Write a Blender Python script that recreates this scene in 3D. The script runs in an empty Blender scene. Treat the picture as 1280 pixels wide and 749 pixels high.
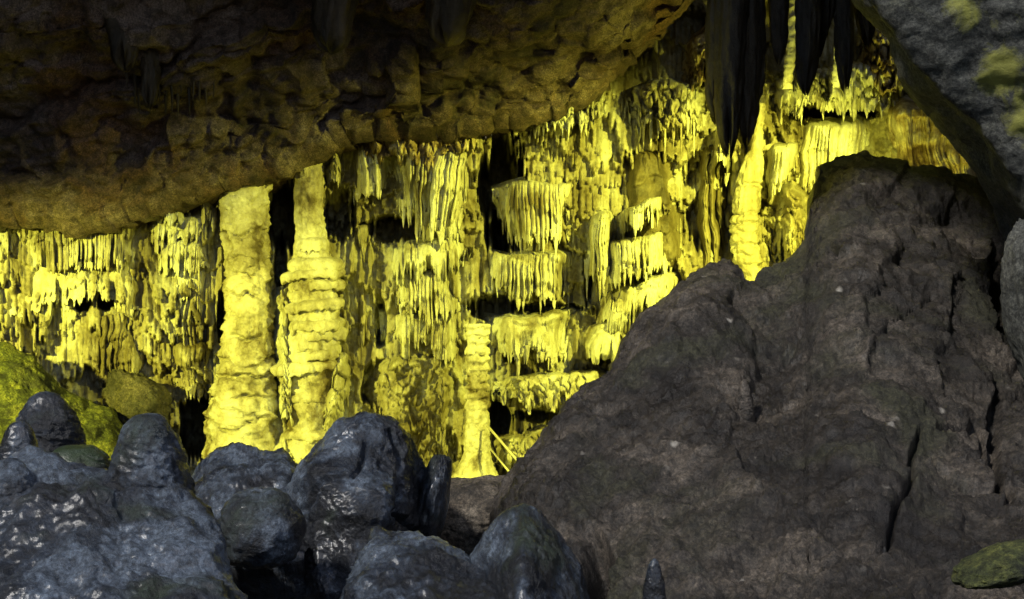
import bpy, math, random
import numpy as np
from mathutils import Vector

# ------------------------------------------------------------------ camera, world, sun, exposure
SC = bpy.context.scene
COL = SC.collection
F = 1372.0            # focal length in picture units (1280 wide)
ZC = 3.0              # camera height above the deepest cave floor

cam_d = bpy.data.cameras.new("camera")
cam_d.sensor_width = 36.0
cam_d.lens = 36.0 * F / 1280.0
cam_d.clip_start = 0.05
cam_d.clip_end = 500
cam = bpy.data.objects.new("camera", cam_d)
cam.location = (0, 0, ZC)
cam.rotation_euler = (math.radians(90), 0, 0)
COL.objects.link(cam)
SC.camera = cam

SUN_EL, SUN_AZ = 48.0, -48.0      # daylight falls in through the cave mouth behind and above, from the left
world = bpy.data.worlds.new("World")
SC.world = world
world.use_nodes = True
wn = world.node_tree.nodes
sky = wn.new("ShaderNodeTexSky")
sky.sky_type = 'NISHITA'
sky.sun_disc = False
sky.sun_elevation = math.radians(SUN_EL)
sky.sun_rotation = math.radians(180 + SUN_AZ)
world.node_tree.links.new(sky.outputs[0], wn["Background"].inputs[0])
wn["Background"].inputs[1].default_value = 0.14

sun_d = bpy.data.lights.new("sun", 'SUN')
sun_d.energy = 4.0
sun_d.angle = math.radians(7)
sun_d.color = (1.0, 0.96, 0.9)
sun = bpy.data.objects.new("sun", sun_d)
_az = math.radians(SUN_AZ)
_el = math.radians(SUN_EL)
_to_sun = Vector((math.sin(_az) * math.cos(_el), -math.cos(_az) * math.cos(_el), math.sin(_el)))
sun.rotation_euler = _to_sun.to_track_quat('Z', 'Y').to_euler()
COL.objects.link(sun)

SC.view_settings.view_transform = 'Standard'
SC.view_settings.look = 'None'
SC.view_settings.exposure = 0.0
SC.view_settings.gamma = 1.0
SC.cycles.use_denoising = True
SC.cycles.denoising_prefilter = 'NONE'
SC.cycles.max_bounces = 6
SC.cycles.diffuse_bounces = 3
SC.cycles.caustics_reflective = False
SC.cycles.caustics_refractive = False
SC.cycles.sample_clamp_indirect = 4.0

# ------------------------------------------------------------------ numeric helpers
RNG = np.random.default_rng(7)
random.seed(7)
_perm = np.random.default_rng(3).permutation(256).astype(np.int32)
_perm = np.concatenate([_perm, _perm])
_gr = np.random.default_rng(5).normal(size=(256, 3)).astype(np.float32)
_gr /= np.linalg.norm(_gr, axis=1, keepdims=True)


def perlin(p):
    """gradient noise, p (...,3) -> (...) in about -1..1"""
    p = np.asarray(p, np.float32)
    sh = p.shape[:-1]
    p = p.reshape(-1, 3)
    i = np.floor(p).astype(np.int32)
    f = p - i
    i &= 255
    u = f * f * f * (f * (f * 6 - 15) + 10)
    out = 0
    for dx in (0, 1):
        wx = u[:, 0] if dx else 1 - u[:, 0]
        ax = _perm[(i[:, 0] + dx) & 255]
        for dy in (0, 1):
            wy = u[:, 1] if dy else 1 - u[:, 1]
            ay = _perm[(ax + i[:, 1] + dy) & 255]
            for dz in (0, 1):
                wz = u[:, 2] if dz else 1 - u[:, 2]
                g = _gr[_perm[(ay + i[:, 2] + dz) & 255]]
                d = g[:, 0] * (f[:, 0] - dx) + g[:, 1] * (f[:, 1] - dy) + g[:, 2] * (f[:, 2] - dz)
                out = out + d * wx * wy * wz
    return (out * 1.6).reshape(sh)


def fbm(p, octv=5, gain=0.5, lac=2.1, ridged=False):
    p = np.asarray(p, np.float32)
    a, s, tot = 1.0, 0, 0
    for o in range(octv):
        n = perlin(p + o * 17.3)
        if ridged:
            n = 1 - 2 * np.abs(n)
        s = s + a * n
        tot += a
        a *= gain
        p = p * lac
    return s / tot


def cells(p):
    """worley F1, F2-F1 and cell id; p (...,3)"""
    p = np.asarray(p, np.float32)
    sh = p.shape[:-1]
    p = p.reshape(-1, 3)
    i = np.floor(p).astype(np.int32)
    f1 = np.full(len(p), 9.0, np.float32)
    f2 = f1.copy()
    cid = np.zeros(len(p), np.int32)
    for dx in (-1, 0, 1):
        for dy in (-1, 0, 1):
            for dz in (-1, 0, 1):
                c = i + (dx, dy, dz)
                h = _perm[(_perm[(_perm[c[:, 0] & 255] + c[:, 1]) & 255] + c[:, 2]) & 255]
                q = c + 0.5 + 0.45 * np.clip(_gr[h], -1, 1)
                d = ((p - q) ** 2).sum(1)
                n1 = d < f1
                f2 = np.where(n1, f1, np.minimum(f2, d))
                cid = np.where(n1, h, cid)
                f1 = np.where(n1, d, f1)
    f1, f2 = np.sqrt(f1), np.sqrt(f2)
    return f1.reshape(sh), (f2 - f1).reshape(sh), cid.reshape(sh)


def smooth(a, b, x):
    t = np.clip((x - a) / (b - a), 0, 1)
    return t * t * (3 - 2 * t)


def poly(pts, x):
    a = np.array(pts, float)
    return np.interp(x, a[:, 0], a[:, 1])


def W(px, py, Y):
    """picture position and distance -> place in the cave"""
    px, py, Y = np.broadcast_arrays(np.asarray(px, float), np.asarray(py, float), np.asarray(Y, float))
    return np.stack([(px - 640) * Y / F, Y, ZC + (374.5 - py) * Y / F], -1)


def normals(P, wrap=False):
    if wrap:
        Q = np.concatenate([P[:, -1:], P, P[:, :1]], 1)
        du = (Q[:, 2:] - Q[:, :-2])
    else:
        du = np.gradient(P, axis=1)
    dv = np.gradient(P, axis=0)
    n = np.cross(du, dv)
    n /= np.maximum(np.linalg.norm(n, axis=-1, keepdims=True), 1e-9)
    return n


def link(o, parent=None):
    COL.objects.link(o)
    if parent is not None:
        o.parent = parent
    return o


def grid_obj(name, P, mat, parent=None, wrap=False, origin=None):
    nv, nu = P.shape[:2]
    org = np.array(origin if origin is not None else (0, 0, 0), float)
    co = (P.reshape(-1, 3) - org).astype(np.float32)
    idx = np.arange(nv * nu).reshape(nv, nu)
    if wrap:
        idx = np.concatenate([idx, idx[:, :1]], 1)
    ring = np.concatenate([P, P[:, :1]], 1) if wrap else P
    fn = np.cross(ring[:-1, 1:] - ring[:-1, :-1], ring[1:, :-1] - ring[:-1, :-1])
    ref = (P - P.mean(1, keepdims=True))[:-1] if wrap else (np.array([0, 0, ZC]) - P)[:-1, :-1]
    h = 0 if wrap else len(fn) // 2
    flip = float((fn[h:] * ref[h:]).sum()) < 0          # faces look outwards / into the cave
    a, b, c, d = idx[:-1, :-1], idx[:-1, 1:], idx[1:, 1:], idx[1:, :-1]
    q = np.stack([a, b, c, d] if not flip else [a, d, c, b], -1).reshape(-1, 4).astype(np.int32)
    me = bpy.data.meshes.new(name)
    me.vertices.add(len(co))
    me.vertices.foreach_set("co", co.ravel())
    me.loops.add(q.size)
    me.loops.foreach_set("vertex_index", q.ravel())
    me.polygons.add(len(q))
    me.polygons.foreach_set("loop_start", np.arange(0, q.size, 4, dtype=np.int32))
    me.polygons.foreach_set("use_smooth", np.ones(len(q), bool))
    me.update(calc_edges=True)
    me.materials.append(mat)
    o = bpy.data.objects.new(name, me)
    o.location = org
    link(o)
    if parent is not None:
        o.parent = parent
        o.location = org - np.array(parent.location)
    return o


def tag(o, label=None, cat=None, group=None, kind=None):
    if label:
        o["label"] = label
    if cat:
        o["category"] = cat
    if group:
        o["group"] = group
    if kind:
        o["kind"] = kind
    return o


def thing(name, loc, label, cat, group=None):
    o = bpy.data.objects.new(name, None)
    o.location = [float(v) for v in loc]
    o.empty_display_size = 0.2
    link(o)
    return tag(o, label, cat, group)


# ------------------------------------------------------------------ materials
def new_mat(name):
    m = bpy.data.materials.new(name)
    m.use_nodes = True
    nt = m.node_tree
    return m, nt, nt.nodes["Principled BSDF"]


def noise_node(nt, vec, scale, detail=6, rough=0.6, dist=0.0):
    n = nt.nodes.new("ShaderNodeTexNoise")
    n.inputs["Scale"].default_value = scale
    n.inputs["Detail"].default_value = detail
    n.inputs["Roughness"].default_value = rough
    n.inputs["Distortion"].default_value = dist
    nt.links.new(vec, n.inputs["Vector"])
    return n.outputs["Fac"]


def ramp(nt, fac, stops):
    r = nt.nodes.new("ShaderNodeValToRGB")
    el = r.color_ramp.elements
    while len(el) < len(stops):
        el.new(0.5)
    for e, (p, c) in zip(el, stops):
        e.position = p
        e.color = (*c, 1) if len(c) == 3 else c
    nt.links.new(fac, r.inputs[0])
    return r.outputs[0]


def mix(nt, fac, a, b, mode='MIX'):
    m = nt.nodes.new("ShaderNodeMix")
    m.data_type = 'RGBA'
    m.blend_type = mode
    for s, v in ((m.inputs[0], fac), (m.inputs[6], a), (m.inputs[7], b)):
        if hasattr(v, "links"):
            nt.links.new(v, s)
        elif isinstance(v, (int, float)):
            s.default_value = v
        else:
            s.default_value = (*v, 1)
    return m.outputs[2]


def mapped(nt, scale):
    g = nt.nodes.new("ShaderNodeNewGeometry")
    mp = nt.nodes.new("ShaderNodeMapping")
    mp.inputs["Scale"].default_value = scale
    nt.links.new(g.outputs["Position"], mp.inputs["Vector"])
    return mp.outputs[0], g.outputs["Position"]


def bump_chain(nt, items):
    prev = None
    for h, strength, dist in items:
        b = nt.nodes.new("ShaderNodeBump")
        b.inputs["Strength"].default_value = strength
        b.inputs["Distance"].default_value = dist
        nt.links.new(h, b.inputs["Height"])
        if prev is not None:
            nt.links.new(prev, b.inputs["Normal"])
        prev = b.outputs[0]
    return prev


def flowstone(name, pale, mid, stain, stain_at=(0.36, 0.5, 0.62), rough=0.5, streak=0.25):
    m, nt, bs = new_mat(name)
    vs, pos = mapped(nt, (1.0, 1.0, streak))
    n1 = noise_node(nt, vs, 2.2, 8, 0.65, 0.3)
    base = ramp(nt, n1, [(stain_at[0], stain), (stain_at[1], mid), (stain_at[2], pale)])
    n2 = noise_node(nt, pos, 14, 6, 0.7)
    sp = ramp(nt, n2, [(0.38, (0.3, 0.25, 0.16)), (0.53, (1, 1, 1))])
    col = mix(nt, 0.35, base, sp, 'MULTIPLY')
    n5 = noise_node(nt, pos, 0.75, 5, 0.6, 0.8)
    big = ramp(nt, n5, [(0.36, (0.5, 0.45, 0.34)), (0.46, (0.85, 0.82, 0.74)), (0.54, (1, 1, 1))])
    col = mix(nt, 0.85, col, big, 'MULTIPLY')
    nt.links.new(col, bs.inputs["Base Color"])
    bs.inputs["Roughness"].default_value = rough
    bs.inputs["Specular IOR Level"].default_value = 0.35
    vf, _ = mapped(nt, (1.0, 1.0, 0.12))
    nf = noise_node(nt, vf, 30, 4, 0.6)
    ng = noise_node(nt, pos, 22, 8, 0.7)
    nt.links.new(bump_chain(nt, [(nf, 0.35, 0.03), (ng, 0.6, 0.035)]), bs.inputs["Normal"])
    return m


def rockmat(name, dark, mid, light, tint, scale=1.6, rough=(0.45, 0.75), bump=0.7, tint_amt=(0.55, 0.7), fleck=None, spec=0.4, film=0.0, spread=0.11, grain=48.0):
    m, nt, bs = new_mat(name)
    _, pos = mapped(nt, (1, 1, 1))
    n1 = noise_node(nt, pos, scale, 9, 0.68, 0.4)
    base = ramp(nt, n1, [(0.5 - spread, dark), (0.5, mid), (0.5 + spread, light)])
    n2 = noise_node(nt, pos, scale * 0.55, 6, 0.6, 0.6)
    tf = ramp(nt, n2, [(tint_amt[0], (0, 0, 0)), (tint_amt[1], (1, 1, 1))])
    col = mix(nt, tf, base, tint)
    n3 = noise_node(nt, pos, scale * 9, 7, 0.72)
    sp = ramp(nt, n3, [(0.38, (0.22, 0.22, 0.22)), (0.52, (0.85, 0.85, 0.85)), (0.62, (1.0, 1.0, 1.0))])
    col = mix(nt, 0.8, col, sp, 'MULTIPLY')
    ngr = noise_node(nt, pos, grain, 5, 0.8)
    gr = ramp(nt, ngr, [(0.40, (0.3, 0.3, 0.3)), (0.5, (0.9, 0.9, 0.9)), (0.62, (1.9, 1.85, 1.75))])
    col = mix(nt, 0.75, col, gr, 'MULTIPLY')
    if fleck:
        v = nt.nodes.new("ShaderNodeTexVoronoi")
        v.inputs["Scale"].default_value = scale * 4.0
        nt.links.new(pos, v.inputs["Vector"])
        ff = ramp(nt, v.outputs["Distance"], [(0.10, (1, 1, 1)), (0.2, (0, 0, 0))])
        n4 = noise_node(nt, pos, scale * 1.4, 3, 0.5)
        gate = ramp(nt, n4, [(0.56, (0, 0, 0)), (0.66, (1, 1, 1))])
        col = mix(nt, mix(nt, 1.0, ff, gate, 'MULTIPLY'), col, fleck)
    nt.links.new(col, bs.inputs["Base Color"])
    rr = nt.nodes.new("ShaderNodeMapRange")
    rr.inputs["From Min"].default_value = 0.35
    rr.inputs["From Max"].default_value = 0.65
    rr.inputs["To Min"].default_value = rough[0]
    rr.inputs["To Max"].default_value = rough[1]
    nt.links.new(n2, rr.inputs["Value"])
    nt.links.new(rr.outputs[0], bs.inputs["Roughness"])
    bs.inputs["Specular IOR Level"].default_value = spec
    nb1 = noise_node(nt, pos, scale * 5, 8, 0.7)
    nb2 = noise_node(nt, pos, scale * 26, 6, 0.75)
    nt.links.new(bump_chain(nt, [(nb1, bump, 0.05), (nb2, bump * 0.8, 0.012), (ngr, bump * 0.7, 0.012)]), bs.inputs["Normal"])
    if film:
        nw = noise_node(nt, pos, scale * 1.2, 3, 0.5)
        wf = nt.nodes.new("ShaderNodeMapRange")
        for k, v in (("From Min", 0.42), ("From Max", 0.56), ("To Min", 0.0), ("To Max", film)):
            wf.inputs[k].default_value = v
        nt.links.new(nw, wf.inputs["Value"])
        gm = nt.nodes.new("ShaderNodeMapRange")
        for k, v in (("From Min", 0.42), ("From Max", 0.5), ("To Min", 0.0), ("To Max", 1.0)):
            gm.inputs[k].default_value = v
        nt.links.new(noise_node(nt, pos, scale * 7, 6, 0.75), gm.inputs["Value"])
        mm = nt.nodes.new("ShaderNodeMath")
        mm.operation = 'MULTIPLY'
        nt.links.new(wf.outputs[0], mm.inputs[0])
        nt.links.new(gm.outputs[0], mm.inputs[1])
        nt.links.new(mm.outputs[0], bs.inputs["Coat Weight"])
        bs.inputs["Coat Roughness"].default_value = 0.23
        nt.links.new(bump_chain(nt, [(nb1, bump * 0.08, 0.05), (ngr, bump * 0.25, 0.01)]), bs.inputs["Coat Normal"])
    return m


M = {}
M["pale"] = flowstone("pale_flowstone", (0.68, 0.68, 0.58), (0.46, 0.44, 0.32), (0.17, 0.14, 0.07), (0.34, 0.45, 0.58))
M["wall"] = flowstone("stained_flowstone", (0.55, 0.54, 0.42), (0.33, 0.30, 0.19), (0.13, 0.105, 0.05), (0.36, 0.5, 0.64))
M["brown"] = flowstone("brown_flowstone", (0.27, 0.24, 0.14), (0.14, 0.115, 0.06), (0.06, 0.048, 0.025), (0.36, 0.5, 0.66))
M["column"] = flowstone("banded_flowstone", (0.62, 0.6, 0.49), (0.4, 0.37, 0.26), (0.14, 0.11, 0.055), (0.37, 0.46, 0.6), streak=0.6)
M["crust"] = flowstone("crusted_flowstone", (0.62, 0.56, 0.4), (0.36, 0.28, 0.15), (0.12, 0.075, 0.035), (0.4, 0.5, 0.6), streak=1.0)
M["ceil"] = rockmat("ceiling_rock", (0.04, 0.028, 0.025), (0.105, 0.07, 0.058), (0.2, 0.152, 0.136), (0.15, 0.085, 0.058), 1.1, (0.5, 0.85), 1.0, tint_amt=(0.52, 0.62))
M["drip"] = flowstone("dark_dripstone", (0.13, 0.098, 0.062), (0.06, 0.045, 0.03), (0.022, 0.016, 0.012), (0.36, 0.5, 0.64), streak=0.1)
M["bould"] = rockmat("boulder_rock", (0.016, 0.013, 0.011), (0.044, 0.037, 0.030), (0.12, 0.1, 0.08), (0.04, 0.039, 0.022), 1.5,
                     (0.35, 0.7), 1.0, (0.52, 0.62), fleck=(0.4, 0.37, 0.32), film=0.06)
M["wet"] = rockmat("wet_rock", (0.006, 0.008, 0.013), (0.025, 0.035, 0.054), (0.105, 0.135, 0.18), (0.022, 0.034, 0.02), 2.6,  # cool daylight tint and lit-dark contrast put into the base colour
                   (0.3, 0.55), 0.85, (0.57, 0.68), spec=0.5, film=1.0, spread=0.07, grain=62.0)
M["grey"] = rockmat("grey_rock", (0.045, 0.047, 0.042), (0.075, 0.077, 0.068), (0.115, 0.115, 0.098), (0.09, 0.09, 0.055), 2.4, (0.6, 0.9), 0.3)
M["moss"] = rockmat("mossy_rock", (0.018, 0.022, 0.012), (0.07, 0.082, 0.024), (0.19, 0.195, 0.05), (0.045, 0.045, 0.035), 4.0, (0.6, 0.9), 1.0)
M["tan"] = rockmat("tan_rock", (0.05, 0.042, 0.032), (0.12, 0.098, 0.072), (0.22, 0.185, 0.14), (0.1, 0.075, 0.05), 3.0, (0.5, 0.8), 0.8)
M["floor"] = rockmat("floor_rock", (0.02, 0.018, 0.015), (0.05, 0.045, 0.035), (0.1, 0.085, 0.065), (0.07, 0.06, 0.03), 2.0, (0.5, 0.8), 0.9)


def lichen(mat, spots, col):
    """yellow-green growth on given places of a rock"""
    nt = mat.node_tree
    bs = nt.nodes["Principled BSDF"]
    src = bs.inputs["Base Color"].links[0].from_socket
    _, pos = mapped(nt, (1, 1, 1))
    n = noise_node(nt, pos, 5.0, 7, 0.7, 0.5)
    cur = src
    for c, r in spots:
        vm = nt.nodes.new("ShaderNodeVectorMath")
        vm.operation = 'DISTANCE'
        nt.links.new(pos, vm.inputs[0])
        vm.inputs[1].default_value = [float(v) for v in c]
        md = nt.nodes.new("ShaderNodeMath")
        md.operation = 'MULTIPLY_ADD'
        nt.links.new(vm.outputs["Value"], md.inputs[0])
        md.inputs[1].default_value = 0.5 / r
        nt.links.new(n, md.inputs[2])
        f = ramp(nt, md.outputs[0], [(0.78, (1, 1, 1)), (1.0, (0, 0, 0))])
        cur = mix(nt, f, cur, col)
    nt.links.new(cur, bs.inputs["Base Color"])


def plain(name, col, rough=0.5, metal=0.0, emit=None):
    m, nt, bs = new_mat(name)
    g = nt.nodes.new("ShaderNodeNewGeometry")
    n = noise_node(nt, g.outputs["Position"], 40, 4)
    c = ramp(nt, n, [(0.3, tuple(v * 0.7 for v in col)), (0.7, col)])
    nt.links.new(c, bs.inputs["Base Color"])
    bs.inputs["Roughness"].default_value = rough
    bs.inputs["Metallic"].default_value = metal
    if emit:
        bs.inputs["Emission Color"].default_value = (*emit[0], 1)
        bs.inputs["Emission Strength"].default_value = emit[1]
    return m


M["metal"] = plain("dark_metal", (0.04, 0.04, 0.04), 0.5, 0.6)
M["lens"] = plain("lamp_glass", (0.8, 0.75, 0.3), 0.1, 0, ((1, 0.85, 0.12), 3.0))
M["rod"] = plain("rod_metal", (0.6, 0.56, 0.4), 0.45, 0.2)

DP = 0.42      # how far draped stone stands out
lichen(M["grey"], [(W(1276, 12, 6.4), 0.24), (W(1296, 150, 6.3), 0.24), (W(1205, 10, 6.4), 0.14), (W(1252, 90, 6.4), 0.16)], (0.24, 0.24, 0.05))
lichen(M["wet"], [(W(98, 566, 4.7), 0.16), (W(190, 740, 4.0), 0.12)], (0.03, 0.05, 0.018))
YW = 16.0    # distance of the back wall

# ------------------------------------------------------------------ the setting: floor, walls, ceiling
def build_floor():
    xs = np.linspace(-11, 11, 130)
    ys = np.linspace(-16, 18.5, 190)
    X, Y = np.meshgrid(xs, ys)
    Z = np.interp(Y, [-16, -8, -2, 0, 2.5, 3.6, 5.0, 6, 9, 12, 18.5], [3.6, 2.4, 1.5, 1.4, 1.35, 1.1, -0.2, -0.6, -0.5, -0.2, 0.0])
    Pt = np.stack([X, Y, Z], -1)
    Z = Z + 0.35 * fbm(Pt * 0.5, 5) + 0.12 * fbm(Pt * 2.2, 4, ridged=True)
    o = grid_obj("cave_floor", np.stack([X, Y, Z], -1), M["floor"])
    tag(o, "dark uneven rock floor of the cave", "cave floor", kind="structure")


PITS = [  # picture position, half sizes, depth in metres
    (628, 232, 26, 80, 2.6), (622, 292, 13, 26, 1.6), (354, 258, 15, 60, 2.2), (352, 330, 9, 32, 1.2), (424, 268, 20, 32, 1.3),
    (103, 377, 9, 13, 1.2), (132, 377, 12, 9, 1.0), (275, 397, 5, 25, 1.2), (243, 532, 19, 42, 2.0), (622, 384, 34, 14, 0.9),
    (868, 250, 18, 60, 0.35), (868, 116, 22, 14, 1.4), (640, 445, 9, 8, 1.0), (470, 480, 16, 26, 1.2),
    (626, 524, 18, 26, 1.4), (1045, 142, 50, 8, 1.2), (975, 290, 14, 42, 1.2), (500, 285, 40, 14, 0.9), (735, 345, 6, 40, 0.9),
    (474, 400, 8, 26, 1.0), (690, 520, 40, 8, 0.8), (556, 560, 12, 22, 0.6), 
    (905, 210, 10, 40, 0.4), 
    (765, 448, 30, 8, 0.7), (690, 385, 40, 6, 0.6),
]


def pipes(u_px, w, seed):
    """1-D row of rounded pipes along u (picture px): profile 0..1 and id"""
    r = np.random.default_rng(seed)
    lo, hi = float(u_px.min()) - 5 * w, float(u_px.max()) + 5 * w
    edges = [lo]
    while edges[-1] < hi:
        edges.append(edges[-1] + w * (0.45 + 1.25 * r.random() ** 1.5))
    e = np.array(edges)
    k = np.clip(np.searchsorted(e, u_px) - 1, 0, len(e) - 2)
    s = (u_px - e[k]) / (e[k + 1] - e[k])
    prof = np.sqrt(np.clip(1 - (2 * s - 1) ** 2, 0, 1))
    return prof, k, r.random(len(e))


def build_back_wall():
    px = np.concatenate([np.linspace(-420, -60, 24)[:-1], np.linspace(-60, 1290, 830), np.linspace(1290, 1700, 24)[1:]])
    py = np.concatenate([np.linspace(-330, -60, 20)[:-1], np.linspace(-60, 640, 440), np.linspace(640, 740, 12)[1:]])
    X, Yp = np.meshgrid(px, py)
    q = np.stack([X * 0.01166, np.zeros_like(X), Yp * 0.01166], -1)
    d = 0.26 * fbm(q * 0.6, 4) + 0.12 * fbm(q * (2.0, 1, 1.5) + 40, 5)
    # draped tiers at three sizes: each swells downwards and ends in a lip made of hanging pipes
    wob = 0.6 * perlin(q * (0.8, 1, 0.4) + 9) + 0.2 * perlin(q * (2.6, 1, 0.5) + 3)
    for fr, am, pw, sd in ((0.95, 0.36, 6.5, 11), (1.7, 0.2, 5.0, 12), (3.1, 0.06, 4.2, 13)):
        wan = 6 * perlin(q * (1.1, 1, 0.7) + sd)
        pr, k, rl = pipes(X + wan, pw, sd)
        ph = q[..., 2] * fr + (1 + 0.5 * fr) * wob - 0.42 * rl[k] ** 1.3 * (0.5 + 0.5 * pr) + sd
        saw = ph - np.floor(ph)
        loc = np.clip(0.65 + 0.9 * perlin(q * (0.9, 1, 0.9) + sd * 3), 0.1, 1.5)
        d += loc * am * (saw ** 1.25) * smooth(1.0, 0.95, saw)
        d += loc * 0.065 * (pr - 0.5) * smooth(0.05, 0.4, saw)
    d += 0.05 * (1 - np.abs(perlin(q * (6.5, 1, 0.55) + 21))) + 0.025 * fbm(q * 9, 3)
    ppr, pk, prl = pipes(X + 3 * perlin(q * 2), 6.0, 99)
    PRL = prl[pk] * ppr
    for x, y, rx, ry, dep in PITS:
        w = 0.35 * perlin(q * 2.2 + x) + 0.15 * perlin(q * (7, 1, 2) + x) + 0.55 * (PRL - 0.4)
        r = np.sqrt(((X - x) / rx) ** 2 + ((Yp - y) / ry) ** 2) + w
        d -= dep * smooth(1.2, 0.75, r)
    # the wall runs nearer at both ends and swells out below
    d += 0.12 + 0.5 * smooth(120, -60, X) + 0.5 * smooth(430, 620, Yp) + 0.4 * smooth(950, 1250, X)
    o = grid_obj("cave_wall_back", W(X, Yp, YW - d), M["wall"])
    tag(o, "flowstone covered rear wall of the cave with deep dark hollows", "cave wall", kind="structure")


RIM = [(-430, 262), (0, 262), (40, 268), (80, 280), (130, 268), (180, 255), (240, 236), (300, 218), (350, 202), (385, 178), (410, 158), (470, 150),
       (540, 152), (600, 148), (640, 144), (690, 122), (735, 100), (770, 70), (810, 20), (850, -30), (900, -80), (950, -120), (1000, -150), (1100, -180), (1600, -210)]


def build_ceiling():
    nx, nt = 560, 300
    xs = np.linspace(-11, 11, nx)
    t = np.linspace(-0.06, 2.0, nt)
    X, T = np.meshgrid(xs, t)
    px0 = 640 + X / 15.0 * F
    rq = np.stack([px0 / 60.0, T * 3.0, 0 * T], -1)
    rimpy = poly(RIM, px0) + 9 * perlin(rq) + 6 * perlin(rq * 3.1 + 5)
    zr = ZC + (374.5 - rimpy) * 15.0 / F
    Y = np.interp(t, [-0.06, 0, 0.18, 0.45, 0.75, 1.0, 1.25, 2.0], [17.0, 15.0, 14.75, 14.2, 13.5, 12.7, 11.0, 6.7])[:, None] + 0 * X
    zt = np.maximum(ZC + (374.5 + 90) * 12.7 / F, zr + 0.7)
    Z = np.where(T <= 1.0, zr + (zt - zr) * np.clip(T, 0, 1) ** 0.9, zt + np.interp(T, [1, 1.25, 2.0], [0, 0.75, 1.5]))
    Z = np.where(T < 0, zr - T * 4, Z)
    P = np.stack([X, Y, Z], -1)
    n = normals(P)
    if n[nt // 3, nx // 2, 2] > 0:
        n = -n
    near = 0.2 + 0.8 * smooth(0.02, 0.45, T)
    d = near * 0.7 * fbm(P * 0.5 + 3, 3)
    wv = 0.7 * perlin(P * 0.6 + 2) + 0.25 * perlin(P * 2.3 + 8)
    # slanting rock layers with broken lips
    for fr, am in ((1.2, 0.26), (2.9, 0.07)):
        ph = fr * (P[..., 2] + P[..., 0] * -0.2 + P[..., 1] * 0.2) + (0.6 + 0.4 * fr) * wv + fr
        saw = ph - np.floor(ph)
        d += am * (0.5 + 0.5 * near) * saw * smooth(1.0, 0.93, saw)
    # hanging ribs and drips, longest where the roof turns down
    d += 0.24 * near * (1 - np.abs(perlin(P * (2.8, 0.9, 0.45) + 51))) * (0.6 + 0.8 * perlin(P * 0.8 + 13))
    d += 0.06 * (1 - np.abs(perlin(P * (5.0, 3.0, 0.6) + 71)))
    _, e, _ = cells(P * 1.3 + 0.5 * fbm(P * 2, 3)[..., None])
    d -= 0.02 * smooth(0.07, 0.0, e)
    d += 0.11 * fbm(P * 3.5, 4, ridged=True) + 0.02 * fbm(P * 11 + 4, 3, ridged=True)
    P = P + n * d[..., None]
    o = grid_obj("cave_ceiling", P, M["ceil"])
    tag(o, "dark brown layered rock ceiling sloping down to the rear wall", "cave ceiling", kind="structure")


def build_side(name, x, sgn, label):
    ys = np.linspace(-17, 19, 200)
    zs = np.linspace(-2, 11, 90)
    Y, Z = np.meshgrid(ys, zs)
    Z = -2 + (Z + 2) * np.interp(Y, [-17, 5, 9, 19], [0.6, 0.6, 1, 1])
    P = np.stack([0 * Y + x, Y, Z], -1)
    P[..., 0] += sgn * (0.6 * fbm(P * 0.4, 5) + 0.3 * fbm(P * 1.3 + 5, 4, ridged=True))
    o = grid_obj(name, P, M["ceil"])
    tag(o, label, "cave wall", kind="structure")


build_floor()
build_back_wall()
build_ceiling()
build_side("cave_wall_left", -10, 1, "dark rock wall closing the cave on one side")
build_side("cave_wall_right", 10, -1, "dark rock wall closing the cave behind the boulder")

# ------------------------------------------------------------------ formations of the lit wall
def stalactite_mesh(seed, nz=12, nu=10):
    r = np.random.default_rng(seed)
    t = np.linspace(0, 1, nz)
    th = np.linspace(0, 2 * math.pi, nu, endpoint=False)
    prof = (1 - t ** 1.6) * 0.75 + 0.25 * (1 - t ** 6)
    prof[0] *= 1.25
    Tm, Th = np.meshgrid(t, th, indexing='ij')
    R = prof[:, None] * np.ones_like(Tm)
    q = np.stack([np.cos(Th) * 1.2, np.sin(Th) * 1.2, Tm * 3.0], -1) + seed * 3.7
    R = R * (1 + 0.32 * perlin(q) + 0.12 * perlin(q * 2.6))
    bx = 0.35 * (r.random() - 0.5) * Tm + 0.18 * np.sin(Tm * 5 + r.random() * 6)
    P = np.stack([R * np.cos(Th) + bx, R * np.sin(Th), -Tm], -1)
    return P


_st_mesh = {}


def stalactite(parent, base, rad, length, mat, name="stalactite", lean=0.0):
    key = (RNG.integers(0, 8), mat)
    if key not in _st_mesh:
        o = grid_obj(name, stalactite_mesh(int(key[0]) + 1), M[mat], wrap=True)
        _st_mesh[key] = o.data
        COL.objects.unlink(o)
        bpy.data.objects.remove(o)
    o = bpy.data.objects.new(name, _st_mesh[key])
    link(o)
    o.scale = (rad, rad, length)
    o.rotation_euler = (lean * (RNG.random() - .5), lean * (RNG.random() - .5), RNG.random() * 6.28)
    if parent is not None:
        o.parent = parent
        o.location = np.array(base) - np.array(parent.location)
    else:
        o.location = base
    return o


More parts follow.
